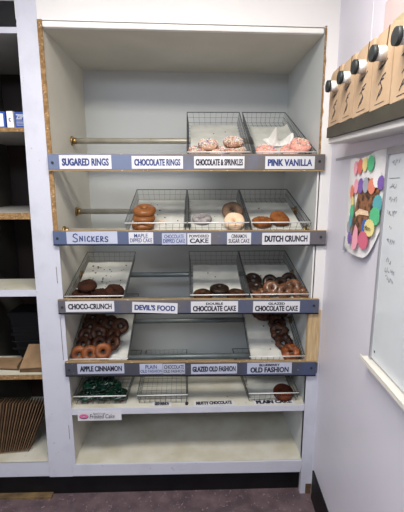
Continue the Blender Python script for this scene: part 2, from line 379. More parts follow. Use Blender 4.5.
# ------------------------------------------------------------------ pipes
def pipe(y, z, m, label, x0=-.6, x1=.6, r=.0145, flange='brass'):
    z -= .003
    p = empty('metal_pipe', (0, y, z - r), label, 'pipe', 'metal pipes carrying the baskets')
    mb = MB(); mb.tube((x0, y, z), (x1, y, z), r, 16); mb.build('tube', m, p)
    for x, d in ((x0, 1), (x1, -1)):
        mb = MB(); mb.tube((x, y, z), (x + d * .007, y, z), .025, 20); mb.tube((x + d * .007, y, z), (x + d * .026, y, z), .0165, 16)
        fl = mb.build('flange', M[flange], p)
        for a in range(3):
            t = a * 2.094 + .5; mb = MB(); mb.tube((x + d * .007, y + .019 * math.cos(t), z + .019 * math.sin(t)), (x + d * .009, y + .019 * math.cos(t), z + .019 * math.sin(t)), .003, 8)
            mb.build('screw', M['steel'], fl)
pipe(.32, 1.666, M['steel'], 'back pipe of the top tier with a rust spot')
pipe(.10, 1.538, M['steel'], 'front pipe of the top tier behind the rail')
pipe(.32, 1.298, M['steel'], 'back pipe of the second tier with brass flange')
pipe(.10, 1.219, M['steel'], 'front pipe of the second tier just behind the rail')
pipe(.32, .942, M['steelg'], 'dark grey back pipe of the third tier above the devils food card')
pipe(.10, .866, M['steelg'], 'front pipe of the third tier low behind the rail')
pipe(.32, .667, M['steelg'], 'dark grey back pipe of the fourth tier')
pipe(.10, .550, M['steelg'], 'dark grey front pipe of the fourth tier just above the lowest rail')

# ------------------------------------------------------------------ baskets
H = .055
ROW = {1: (1.582, 30.8), 2: (1.261, 19.8), 3: (.908, 19.1), 4: (.580, 27.6), 5: (.375, 8)}
def frame(r):
    z0, a = ROW[r]; a = math.radians(a)
    return V((0, .02, z0)), V((0, math.cos(a), math.sin(a))), V((0, -math.sin(a), math.cos(a))), a
def T(r, x, v, n=0):
    """n measured up from the basket floor"""
    O, s, nn, a = frame(r); return O + V((x, 0, 0)) + s * v + nn * (n - H)
def basket(r, x0, x1, xb0, xb1, label, dark=False):
    O, s, nn, a = frame(r); L = .41 / math.cos(a)
    m = M['wiredark'] if dark else M['wire']
    b = empty('wire_basket', T(r, (x0 + x1) / 2, 0), label, 'basket', 'wire doughnut baskets')
    ins = .008
    def P(i, v, n):          # i 0..1 across, v 0..1 deep, n 0..H
        k = ins * (1 - n / H)
        xl = x0 + (xb0 - x0) * v + k; xr = x1 + (xb1 - x1) * v - k
        return T(r, xl + (xr - xl) * i, k + (L - 2 * k) * v, n)
    mb = MB(); c = [P(0, 0, H), P(1, 0, H), P(1, 1, H), P(0, 1, H)]
    for i in range(1, 4): mb.tube(c[i], c[(i + 1) % 4], .0023, 6)
    mb.build('rim', m, b)
    mb = MB(); mb.tube(c[0], c[1], .003, 8); mb.build('front_bar', M['bar'], b, label='front wire coloured pale for its glint')  # light reflecting off the front rim, put into a pale wire colour
    mb = MB(); w = .00095
    c = [P(0, 0, 0), P(1, 0, 0), P(1, 1, 0), P(0, 1, 0)]
    for i in range(4): mb.tube(c[i], c[(i + 1) % 4], .0014, 4)
    for hh in (.5,):
        c = [P(0, 0, H * hh), P(1, 0, H * hh), P(1, 1, H * hh), P(0, 1, H * hh)]
        for i in range(4): mb.tube(c[i], c[(i + 1) % 4], w, 4, caps=False)
    nx = 9
    for i in range(nx + 1):
        t = i / nx
        mb.tube(P(t, 0, 0), P(t, 0, H), w, 4, caps=False); mb.tube(P(t, 1, 0), P(t, 1, H), w, 4, caps=False); mb.tube(P(t, 0, 0), P(t, 1, 0), w, 4, caps=False)
    nv = 24
    for i in range(nv + 1):
        t = i / nv
        mb.tube(P(0, t, 0), P(0, t, H), w, 4, caps=False); mb.tube(P(1, t, 0), P(1, t, H), w, 4, caps=False)
        if i % 2 == 0: mb.tube(P(0, t, 0), P(1, t, 0), w, 4, caps=False)
    mb.build('wire_mesh', m, b)
    return b
def liner(r, x0, x1, v0, v1, label, curl=.0, ncr=10, seed=0, side=.0):
    nx, nv = 14, 18; mb = MB(); g = []
    for j in range(nv + 1):
        row = []
        for i in range(nx + 1):
            u = i / nx; v = j / nv
            wv = .003 * (noise.noise(V((u * 4, v * 5, seed * 3.1))) + .5)
            e = side * (max(0, (abs(u - .5) - .42) / .08)) + curl * max(0, (v - .9) / .1)
            row.append(mb.bm.verts.new(T(r, x0 + (x1 - x0) * u, v0 + (v1 - v0) * (v + .015 * noise.noise(V((u * 3, seed, 1)))), .0035 + wv + e)))
        g.append(row)
    for j in range(nv):
        for i in range(nx): mb.bm.faces.new((g[j][i], g[j][i + 1], g[j + 1][i + 1], g[j + 1][i]))
    o = mb.build('paper_liner', M['paper'], label=label, cat='paper', group='paper liners in the baskets', smooth=True)
    if ncr:
        rr = random.Random(seed + 5); mb = MB()
        for k in range(ncr):
            x = rr.uniform(x0 + .03, x1 - .03); v = rr.uniform(v0 + .05, v1 - .04); sz = rr.uniform(.0012, .0045)
            p = T(r, x, v, .009); mb.box(p.x - sz, p.x + sz, p.y - sz * .7, p.y + sz * .7, p.z - .002, p.z + sz * .5)
        mb.build('crumbs', M['crumb'], o, kind='stuff')
    return o
B = [(1, .006, .295, .004, .291, 'left basket of the top tier, with sprinkled chocolate rings'),
     (1, .318, .599, .308, .545, 'right basket of the top tier, with pink vanilla doughnuts and crumpled paper'),
     (2, -.289, .001, -.285, -.003, 'second tier basket with a short stack of maple doughnuts'),
     (2, .007, .296, .002, .291, 'second tier basket with powdered and cinnamon doughnuts'),
     (2, .304, .590, .298, .571, 'right basket of the second tier, with two dutch crunch doughnuts'),
     (3, -.593, -.308, -.586, -.306, 'third tier basket at the far left, with choco crunch doughnuts'),
     (3, .014, .302, .008, .297, 'third tier basket with three double chocolate doughnuts'),
     (3, .308, .600, .302, .576, 'right basket of the third tier, piled with glazed chocolate doughnuts'),
     (4, -.595, -.300, -.588, -.296, 'fourth tier basket at the left, crowded with apple cinnamon doughnuts'),
     (4, .312, .594, .308, .588, 'fourth tier basket at the right, with a line of blueberry old fashions'),
     (5, -.586, -.318, -.580, -.290, 'lowest basket at the left, with green frosted doughnuts'),
     (5, -.262, -.002, -.262, -.012, 'empty lowest basket under the plain old fashion card'),
     (5, .312, .574, .272, .560, 'lowest basket at the right, with a single dark doughnut')]
for b_ in B: basket(b_[0], *b_[1:5], b_[5], dark=b_[0] in (1,) or b_[1] > .3)
liner(1, .022, .275, .01, .425, 'white paper lining the basket of sprinkled rings', seed=1, ncr=3)
liner(1, .334, .545, .01, .40, 'white paper lining the basket of pink vanilla doughnuts', seed=2, ncr=0, side=.02)
liner(2, -.274, -.015, .01, .395, 'crumb-dotted paper lining the maple doughnut basket', seed=3, ncr=12)
liner(2, .022, .28, .01, .40, 'paper lining the basket of powdered and cinnamon doughnuts', seed=4, ncr=4)
liner(2, .32, .565, .01, .36, 'paper lining the dutch crunch basket', seed=5, ncr=3)
liner(3, -.578, -.323, .01, .40, 'paper lining the choco crunch basket, scattered with dark crumbs', seed=6, ncr=46)
liner(3, .03, .282, .01, .36, 'paper lining the double chocolate basket', seed=7, ncr=3)
liner(3, .324, .574, .01, .36, 'paper under the glazed chocolate doughnuts', seed=8, ncr=3)
liner(4, -.58, -.315, .01, .42, 'paper under the apple cinnamon doughnuts', seed=9, ncr=4)
liner(4, .328, .578, .006, .42, 'creased paper under the blueberry old fashions', seed=10, ncr=10)
liner(5, .33, .552, .02, .38, 'creased paper in the lowest right basket', seed=11, ncr=0)

# ------------------------------------------------------------------ doughnuts
def dough(name, c, c2, **k):
    f = .72 if max(c) < .55 else 1
    c = tuple(q * f for q in c); c2 = tuple(q * f for q in c2); k.setdefault('spec', .22)
    M[name] = mat(name, c, k.pop('rough', .75), c2, k.pop('scale', 30), k.pop('spread', (.35, .65)), bump=k.pop('bump', .5), bscale=k.pop('bscale', 150), **k)
dough('d_tan', (.50, .25, .09), (.38, .17, .05))
dough('d_pinkice', (.86, .42, .34), (.80, .34, .27), rough=.35, bump=.1)
dough('d_chocice', (.56, .34, .24), (.30, .15, .09), rough=.35, bump=.1)
dough('d_maple', (.34, .13, .04), (.25, .085, .022), rough=.35, bump=.15, coat=.2)
dough('d_maplebody', (.42, .17, .055), (.32, .11, .03))
dough('d_powder', (.50, .47, .47), (.26, .23, .23), scale=45)
dough('d_cinn', (.27, .17, .11), (.18, .11, .07), scale=60)
dough('d_cream', (.80, .60, .42), (.72, .50, .33), scale=40)
dough('d_dutch', (.40, .14, .035), (.24, .075, .018), bump=1, bscale=220)
dough('d_choco', (.060, .018, .007), (.025, .007, .003), bump=1, bscale=220)
dough('d_double', (.085, .034, .011), (.035, .013, .005), rough=.45, bump=.4)
dough('d_dbldark', (.030, .014, .008), (.018, .009, .005), rough=.4)
dough('d_glazed', (.045, .022, .014), (.026, .013, .009), rough=.3, coat=.4, bump=.4)
dough('d_glzcop', (.30, .13, .06), (.06, .024, .012), rough=.25, coat=.5, scale=45, bump=.4)
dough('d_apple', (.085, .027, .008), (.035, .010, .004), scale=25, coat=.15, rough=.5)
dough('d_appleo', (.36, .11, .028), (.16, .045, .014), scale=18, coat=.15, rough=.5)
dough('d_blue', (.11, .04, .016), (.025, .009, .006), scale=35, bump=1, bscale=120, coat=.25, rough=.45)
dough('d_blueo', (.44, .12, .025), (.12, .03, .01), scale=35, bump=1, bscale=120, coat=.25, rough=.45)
dough('d_red', (.17, .04, .014), (.06, .015, .008), scale=25)
dough('d_green', (.006, .06, .030), (.003, .018, .010), rough=.18, scale=30, bump=.3, bscale=80, coat=.6)
dough('d_drizzle', (.16, .22, .19), (.08, .12, .10), rough=.3)
SPR = [mat('sprinkle_' + n, c, .4) for n, c in dict(white=(.88, .82, .74), pink=(.80, .30, .28), green=(.25, .42, .2), orange=(.80, .40, .16), blue=(.1, .15, .45)).items()]

def torus(R, r, zs, lump, seed, a0=0, a1=2 * math.pi, nm=40, nn=16, wav=0, rough=0):
    """ring of dough (or, with a0..a1, an icing cap over its top) with lumps"""
    mb = MB(); closed = abs(a1 - a0 - 2 * math.pi) < 1e-6; g = []
    k = nn if closed else nn + 1
    for i in range(nm):
        t = 2 * math.pi * i / nm; row = []
        w = wav * noise.noise(V((math.cos(t) * 2.2, math.sin(t) * 2.2, seed)))
        for j in range(k):
            a = a0 + (a1 - a0) * j / nn
            if not closed and j in (0, nn): a += w if j == 0 else -w
            rr = r
            x, y, z = (R + rr * math.cos(a)) * math.cos(t), (R + rr * math.cos(a)) * math.sin(t), rr * math.sin(a) * zs
            d = lump * noise.noise(V((x * 28, y * 28, z * 28 + seed * 7.3))) + rough * noise.noise(V((x * 120, y * 120, z * 120 + seed)))
            nx_, ny_, nz_ = math.cos(a) * math.cos(t), math.cos(a) * math.sin(t), math.sin(a)
            row.append(mb.bm.verts.new((x + nx_ * d, y + ny_ * d, z + nz_ * d)))
        g.append(row)
    for i in range(nm):
        p, q_ = g[i], g[(i + 1) % nm]
        for j in range(k if closed else k - 1):
            mb.bm.faces.new((p[j], q_[j], q_[(j + 1) % k], p[(j + 1) % k]))
    return mb

CNT = [0]
def doughnut(r, x, v, n, body, label, group, icing=None, sprinkles=0, rx=0, ry=0, rz=None, size=1, lump=.003, rough=0, zs=.85, drizzle=False, name='doughnut', hole=1):
    CNT[0] += 1; seed = CNT[0] * 1.37
    O, s, nn, a = frame(r)
    R, rr = .030 * size, .0195 * size / (1 if hole == 1 else 1)
    if hole < 1: R, rr = .026 * size, .0235 * size
    p = T(r, x, v, n)
    Mx = Matrix((V((1, 0, 0)), s, nn)).transposed()
    rot = (Mx.to_4x4() @ Matrix.Rotation(math.radians(rx), 4, 'X') @ Matrix.Rotation(math.radians(ry), 4, 'Y') @ Matrix.Rotation(seed if rz is None else rz, 4, 'Z')).to_euler()
    if icing is None:
        o = torus(R, rr, zs, lump, seed, rough=rough).build(name, M[body], local=True, smooth=True, label=label, cat='doughnut', group=group)
        o.location = p + V((0, 0, Z0)); o.rotation_euler = rot; return o
    e = empty(name, p, label, 'doughnut', group, rot)
    torus(R, rr, zs, lump, seed, rough=rough).build('dough_ring', M[body], e, local=True, smooth=True)
    torus(R, rr + .0016, zs, lump, seed, a0=math.radians(-8), a1=math.radians(188), wav=.35).build('icing', M[icing], e, local=True, smooth=True)
    rnd = random.Random(CNT[0])
    if sprinkles:
        mb = MB()
        for k in range(sprinkles):
            t = rnd.uniform(0, 6.283); b = math.radians(rnd.gauss(90, 38)); ra = rr + .0028
            c = V(((R + ra * math.cos(b)) * math.cos(t), (R + ra * math.cos(b)) * math.sin(t), ra * math.sin(b) * zs))
            d = V((rnd.gauss(0, 1), rnd.gauss(0, 1), rnd.gauss(0, .4))).normalized() * .0030
            mb.tube(c - d, c + d, .0014, 5, mi=rnd.choice((0, 0, 0, 0, 0, 1, 2, 3, 4)))
        mb.build('sprinkles', SPR, e, local=True, kind='stuff')
    if drizzle:
        mb = MB()
        for k in range(2):
            y = -.014 + k * .024; pr = None
            for i in range(-9, 10):
                xx = i * .0052; yy = y + .006 * math.sin(i * .9 + k + seed); q_ = math.hypot(xx, yy)
                if abs(q_ - R) > rr * .92: pr = None; continue
                zz = (math.sqrt(max(0, (rr + .0016) ** 2 - (q_ - R) ** 2))) * zs + .0015; c = V((xx, yy, zz))
                if pr is not None: mb.tube(pr, c, .0013, 5)
                pr = c
        mb.build('drizzle', M['d_drizzle'], e, local=True)
    return e

g = 'sprinkled rings in the top left basket'
for (x, v, n, rx, t) in ((.058, .080, .02, 0, 'front left'), (.150, .075, .02, 4, 'front middle'), (.238, .085, .02, 0, 'front right'),
                         (.105, .095, .044, 8, 'on top of the left pair'), (.225, .110, .050, 4, 'on top at the right, light brown side showing')):
    doughnut(1, x, v, n, 'd_tan', f'chocolate ring covered in pale sprinkles, {t}', g, 'd_chocice', 420, rx=rx - 8, size=.95)
g = 'pink vanilla doughnuts in the top right basket'
doughnut(1, .384, .082, .02, 'd_tan', 'pink iced doughnut with sprinkles, alone at the left of its basket', g, 'd_pinkice', 130)
doughnut(1, .500, .085, .02, 'd_tan', 'pink iced doughnut with sprinkles, lowest of the right-hand pile beside the crumpled paper', g, 'd_pinkice', 110, size=.95)
doughnut(1, .545, .090, .044, 'd_tan', 'pink iced doughnut with sprinkles, on top of the right-hand pile', g, 'd_pinkice', 150, rx=8, ry=4)
g = 'maple doughnuts stacked in a second tier basket'
for i, (v, n, t) in enumerate(((.048, .02, 'bottom of the stack of three'), (.060, .052, 'middle of the stack of three'), (.075, .084, 'top of the stack of three'))):
    doughnut(2, -.210 + .004 * i, v, n, 'd_maplebody', f'maple glazed doughnut, {t}', g, 'd_maple', rx=-8 + 4 * i, size=1.08, zs=.92, lump=.002)
doughnut(2, .076, .116, .02, 'd_powder', 'powdered grey white doughnut alone at the left of its basket', None, lump=.003)
doughnut(2, .234, .165, .040, 'd_cinn', 'brown cinnamon sugar doughnut leaning behind the cream one', None, rx=30, size=1.12)
doughnut(2, .231, .050, .036, 'd_cream', 'cream coloured sugared doughnut with a small hole, propped up at the basket front', None, rx=28, size=1.04, hole=.9)
doughnut(2, .372, .072, .022, 'd_dutch', 'orange brown dutch crunch doughnut, lying left of the pair', None, lump=.006, rough=.004, size=.98, hole=.8, rx=-6)
doughnut(2, .462, .088, .034, 'd_dutch', 'orange brown dutch crunch doughnut, tilted up right of the pair', None, lump=.006, rough=.004, rx=12, ry=14, size=1.0, hole=.8)
g = 'choco crunch doughnuts in the third tier left basket'
for (x, v, n, rx, ry, t) in ((-.533, .062, .02, 0, 0, 'front left under the upper one'), (-.505, .088, .054, 4, 0, 'resting on top at the left'),
                             (-.440, .060, .02, 0, 0, 'low in the middle'), (-.366, .070, .032, 14, 16, 'tilted up at the right')):
    doughnut(3, x, v, n, 'd_choco', f'dark brown crumb-coated doughnut, {t}', g, lump=.003, rough=.005, rx=rx - 8, ry=ry, size=.98, hole=.85)
g = 'double chocolate doughnuts in the third tier middle basket'
doughnut(3, .078, .050, .018, 'd_double', 'flat brown chocolate doughnut at the left of the trio', g)
doughnut(3, .246, .046, .018, 'd_double', 'flat brown chocolate doughnut at the right of the trio', g)
doughnut(3, .162, .066, .042, 'd_dbldark', 'almost black chocolate doughnut on top between two flat ones', g, rx=-8)
g = 'glazed chocolate doughnuts in the third tier right basket'
GL = [(.352, .178, .020, 20, 0, 0, 'furthest back at the left'), (.352, .100, .022, 5, 0, 0, 'second from the front at the left'),
      (.436, .142, .030, 45, 0, 0, 'standing at the back, second column'), (.486, .118, .030, 40, 12, 0, 'dark, behind the middle coppery one'),
      (.536, .152, .034, 50, 0, 0, 'standing at the back right'), (.374, .045, .020, 0, 0, 1, 'coppery, flat at the front left'),
      (.428, .068, .042, 40, -10, 1, 'coppery and shiny, propped up second from the left'), (.488, .050, .036, 45, 10, 1, 'coppery and shiny, propped up in the middle'),
      (.542, .078, .044, 40, 0, 1, 'coppery and shiny, propped up on the right'), (.578, .042, .022, 10, -10, 1, 'coppery, flat in the front right corner')]
for (x, v, n, rx, ry, cop, t) in GL:
    doughnut(3, x, v, n, 'd_glzcop' if cop else 'd_glazed', f'glazed chocolate doughnut, {t}', g, rx=rx, ry=ry, size=.86 if rx > 30 else .95, lump=.004, hole=.9 if cop else 1)
g = 'apple cinnamon doughnuts in the fourth tier left basket'
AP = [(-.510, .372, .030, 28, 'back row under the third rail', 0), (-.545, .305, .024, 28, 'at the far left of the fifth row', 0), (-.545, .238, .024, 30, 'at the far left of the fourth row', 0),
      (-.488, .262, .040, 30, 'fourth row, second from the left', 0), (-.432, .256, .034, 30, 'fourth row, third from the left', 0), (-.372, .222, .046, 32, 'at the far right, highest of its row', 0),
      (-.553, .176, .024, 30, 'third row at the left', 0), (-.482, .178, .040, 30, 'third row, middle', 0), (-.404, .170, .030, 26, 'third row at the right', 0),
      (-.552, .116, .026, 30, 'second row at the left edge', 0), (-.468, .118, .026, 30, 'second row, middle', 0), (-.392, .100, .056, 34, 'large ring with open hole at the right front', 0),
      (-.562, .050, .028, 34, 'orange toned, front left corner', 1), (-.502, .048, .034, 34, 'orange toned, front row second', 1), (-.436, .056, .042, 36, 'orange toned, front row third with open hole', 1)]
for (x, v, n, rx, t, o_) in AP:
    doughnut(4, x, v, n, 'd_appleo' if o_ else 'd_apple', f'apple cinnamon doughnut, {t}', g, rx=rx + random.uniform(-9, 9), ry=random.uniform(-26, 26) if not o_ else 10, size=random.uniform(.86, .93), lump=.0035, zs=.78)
g = 'blueberry old fashion doughnuts in the fourth tier right basket'
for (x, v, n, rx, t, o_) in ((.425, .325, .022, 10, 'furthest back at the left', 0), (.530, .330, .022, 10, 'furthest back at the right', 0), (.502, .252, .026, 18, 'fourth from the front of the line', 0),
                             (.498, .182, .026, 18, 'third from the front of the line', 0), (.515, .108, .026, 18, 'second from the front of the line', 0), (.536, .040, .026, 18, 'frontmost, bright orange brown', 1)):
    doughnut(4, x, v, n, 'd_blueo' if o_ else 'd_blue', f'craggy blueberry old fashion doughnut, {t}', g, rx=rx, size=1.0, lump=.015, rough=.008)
g = 'green frosted doughnuts in the lowest left basket'
for (x, v, n, rx, t) in ((-.500, .225, .030, 12, 'furthest back'), (-.455, .150, .040, 14, 'back row centre'), (-.525, .130, .030, 10, 'second row at the left'), (-.410, .105, .028, 10, 'second row at the right'),
                         (-.530, .050, .022, 0, 'front left corner'), (-.448, .052, .030, 8, 'front row middle'), (-.366, .050, .022, 0, 'front right corner')):
    doughnut(5, x, v, n, 'd_red', f'dark green frosted doughnut, {t}', g, 'd_green', rx=rx - 4, size=.98, drizzle=True)
doughnut(5, .506, .048, .020, 'd_red', 'single reddish brown doughnut seen through the wires of the lowest right basket', None, rx=10, size=1.1, hole=.9)
# crumpled tissue in the pink vanilla basket
mb = MB(); nx, ny = 12, 8; G_ = []
for j in range(ny + 1):
    row = []
    for i in range(nx + 1):
        u = i / nx; v = j / ny
        pk = max(.0, .062 - .5 * abs(u - .25)) * 1.25 + max(.0, .056 - .45 * abs(u - .8)) * 1.2
        hgt = .012 + pk * math.sin(math.pi * min(1, v * 1.1)) ** .7 + .004 * noise.noise(V((u * 6, v * 6, 3)))
        row.append(mb.bm.verts.new(T(1, .395 + .15 * u + .01 * math.sin(v * 4), .150 + .075 * v + .02 * math.sin(u * 9) * v, max(.009, hgt))))
    G_.append(row)
for j in range(ny):
    for i in range(nx): mb.bm.faces.new((G_[j][i], G_[j][i + 1], G_[j + 1][i + 1], G_[j + 1][i]))
mb.build('crumpled_paper', M['tissue'], label='crumpled white tissue paper with two peaks behind the pink doughnuts', cat='paper')
mb = MB(); rr = random.Random(3)
for k in range(14):
    p = T(2, -.128 + rr.gauss(0, .008), .105 + rr.gauss(0, .006), .012); z = rr.uniform(.002, .004); mb.box(p.x - z, p.x + z, p.y - z, p.y + z, p.z - z, p.z + z)
mb.build('doughnut_crumbs', M['d_cream'], label='little heap of yellow crumbs beside the maple doughnut stack', cat='crumbs', kind='stuff')

# ------------------------------------------------------------------ left cabinet
lc = empty('open_cabinet', (-.93, .3, -.05), 'open shelf cabinet left of the doughnut case, dark inside', 'cabinet')
XL, XR = -1.071, -.66
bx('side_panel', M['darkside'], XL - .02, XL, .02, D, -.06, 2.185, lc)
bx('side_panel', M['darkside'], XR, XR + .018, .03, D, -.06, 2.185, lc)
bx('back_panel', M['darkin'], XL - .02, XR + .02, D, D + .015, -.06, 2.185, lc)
bx('stile', M['stile'], -1.16, XL - .005, -.004, .03, -.06, 2.185, lc)
SH = [(2.084, 2.062, 'graysh', 'stile', 'shelf'), (1.684, 1.668, 'graysh', 'osb', 'shelf'), (1.312, 1.284, 'graysh', 'osb', 'shelf'),
      (.947, .917, 'shelfw', 'stile', 'shelf'), (.508, .487, 'shelfw', 'osb', 'shelf')]
for zt, zb, m, me_, n in SH:
    s_ = bx(n, M[m], XL, XR, .006, D if zt > 1.2 else .22, zb, zt, lc); bx('front_edge', M[me_], XL, XR, 0, .006, zb - .001, zt + .0005, s_)
bx('bottom_board', M['shelfw'], XL, XR, .0, D, .0, .021, lc)
bx('bottom_rail', M['stile'], XL, -.728, -.004, .0, -.068, .018, lc, bevel=.002)
bx('shade_sheet', M['black'], XL, -.697, .008, .02, 2.085, 2.19, lc)  # black sheet standing in for the darkness of the open top compartment

# blue and white cartons on the second shelf
def carton(x0, x1, z0, z1, y0, y1, m, label):
    mb = MB(); mb.box(x0, x1, y0, y1, z0, z1); return mb.build('carton', M[m], label=label, cat='box', group='cartons on the second shelf', bevel=.0015)
zc = 1.6846
c1 = carton(-.90, -.797, zc, zc + .072, .03, .15, 'bluebox', 'blue carton with a white panel of teal artwork, leftmost on the upper shelf')
mb = MB(); mb.box(-.895, -.805, .0285, .0298, zc + .008, zc + .063); mb.build('front_panel', M['capw'], c1)
mb = MB(); rr = random.Random(4)
for k in range(9):
    x = rr.uniform(-.885, -.82); z = rr.uniform(zc + .02, zc + .05); mb.prism([(x + .009 * math.cos(t), .0276, z + .007 * math.sin(t)) for t in (0, 1.05, 2.1, 3.14, 4.2, 5.2)], (0, .0006, 0))
mb.build('artwork', M['teal'], c1)
c2 = carton(-.790, -.762, zc, zc + .073, .028, .15, 'capw', 'narrow white carton with a small letter C standing between two blue ones')
mb = MB(); text(mb, 'C', V((-.781, .0268, zc + .028)), V((1, 0, 0)), UZ, .010, .016, .03); mb.build('lettering', M['inkblue'], c2)
c3 = carton(-.756, -.68, zc, zc + .070, .03, .15, 'bluebox', 'blue carton with pale lettering half hidden by the white post')
mb = MB(); text(mb, 'ZIP', V((-.750, .0285, zc + .038)), V((1, 0, 0)), UZ, .034, .022, .05)
for z in (.012, .018, .024, .030): mb.box(-.749, -.708, .0282, .0288, zc + z, zc + z + .0022)
mb.build('lettering', M['cardb'], c3)

# dark ridged bin and cardboard on the shelf below
zb = .5082
bn = empty('storage_bin', (-.80, .23, zb), 'black ridged plastic bin at the back of the shelf above the flat boxes', 'bin')
mb = MB(); mb.hexa([(-.915, .165, zb + .03), (-.715, .165, zb + .03), (-.715, .29, zb + .03), (-.915, .29, zb + .03), (-.935, .15, zb + .26), (-.70, .15, zb + .26), (-.70, .29, zb + .26), (-.935, .29, zb + .26)])
mb.build('body', M['binblack'], bn, bevel=.006)
mb = MB(); mb.box(-.942, -.694, .145, .295, zb + .25, zb + .275); mb.build('lid', M['binblack'], bn, bevel=.006)
for z in (.07, .11, .15, .19):
    bx('rib', M['binblack'], -.93, -.705, .148, .156, zb + z, zb + z + .008, bn)
mb = MB(); mb.hexa([(-.905, .18, zb), (-.72, .18, zb), (-.72, .28, zb), (-.905, .28, zb), (-.905, .18, zb + .03), (-.72, .18, zb + .03), (-.72, .28, zb + .03), (-.905, .28, zb + .03)])
mb.build('base', M['binblack'], bn)
def flatbox(pts, th, label, m='kraftl', fold=True):
    mb = MB(); mb.prism(pts, (0, 0, th)); o = mb.build('flat_cardboard_box', M[m], label=label, cat='box', group='folded cardboard on the middle shelf')
    if fold:
        c = sum((V(p) for p in pts), V()) / len(pts); mb = MB(); mb.box(c.x - .002, c.x + .002, min(p[1] for p in pts) + .004, max(p[1] for p in pts) - .004, pts[0][2] + th, pts[0][2] + th + .001)
        mb.build('fold_line', M['kraftd'], o)
flatbox([(-1.04, .07, zb), (-.862, .05, zb), (-.872, .14, zb), (-1.04, .14, zb)], .012, 'brown flat cardboard, lower sheet on the left of the middle shelf', 'kraftd', False)
flatbox([(-1.04, .06, zb + .0125), (-.866, .045, zb + .0125), (-.878, .14, zb + .0125), (-1.04, .14, zb + .0125)], .016, 'pale brown flat cardboard, upper sheet on the left of the middle shelf', 'kraftl', False)
mb = MB()
mb.prism([(-.848, .03, zb), (-.735, .03, zb), (-.735, .14, zb), (-.842, .14, zb)], (0, 0, .014))
bxo = mb.build('flat_cardboard_box', M['kraftd'], label='folded cardboard carton with raised flap beside the white post', cat='box', group='folded cardboard on the middle shelf')
mb = MB(); mb.hexa([(-.846, .026, zb + .020), (-.735, .026, zb + .026), (-.735, .13, zb + .105), (-.835, .13, zb + .105), (-.846, .024, zb + .024), (-.735, .024, zb + .03), (-.735, .128, zb + .109), (-.835, .128, zb + .109)])
mb.build('flap', M['kraftl'], bxo)
mb = MB(); mb.hexa([(-.846, .03, zb + .014), (-.735, .03, zb + .014), (-.735, .06, zb + .014), (-.846, .06, zb + .014), (-.846, .028, zb + .02), (-.735, .028, zb + .026), (-.735, .05, zb + .04), (-.846, .05, zb + .04)])
mb.build('tuck_flap', M['kraftd'], bxo)
# folded boxes standing on edge at the bottom
NB = 17
for i in range(NB):
    xb = -1.045 + i * .0108; xt = xb + .045 + i * .0045; hh = .292 - .001 * i; y0 = .055 + .001 * i
    mb = MB(); th = .0048
    z = .0215
    mb.hexa([(xb, y0, z), (xb + th, y0, z), (xb + th, y0 + .07, z), (xb, y0 + .07, z), (xt, y0 + .012, z + hh), (xt + th, y0 + .012, z + hh), (xt + th, y0 + .07, z + hh), (xt, y0 + .07, z + hh)])
    mb.build('folded_cardboard_box', M['kraftm'] if i % 2 else M['kraftd'], label='folded brown cardboard box standing on edge in the leaning row at the cabinet bottom', cat='box', group='folded boxes leaning in a row')  # sheets cut short and coloured darker to carry the cabinet's shade

# ------------------------------------------------------------------ right wall: shelf, tray and kraft drink boxes
dz = lambda s: -.033 * (s - .256)
sh = empty('wall_shelf', tuple(W(.8, .05, 1.59)), 'white narrow wall shelf holding the row of brown boxes', 'shelf')
mb = MB(); wbox(mb, .235, 1.15, 0, .088, 1.592, 1.6115, dz); mb.build('board', M['wall'], sh, bevel=.002)
mb = MB(); wbox(mb, .02, 1.15, 0, .018, 1.613, 1.645, dz); mb.build('wall_cleat', M['wall'], sh, bevel=.002)
mb = MB(); wbox(mb, .25, 1.1, .002, .10, 1.612, 1.6505, dz)
mb.build('box_tray', M['tray'], label='long dark tray under the row of brown boxes', cat='tray')
edges = [.256, .388, .508, .640, .762, .890]
names = ['first brown drink box from the corner, with white spout and black cap', 'second brown drink box from the corner, with white spout and black cap',
         'third brown drink box from the corner, in the middle of the row', 'fourth brown drink box from the corner, with white spout and black cap',
         'nearest brown drink box, cut off by the photo edge']
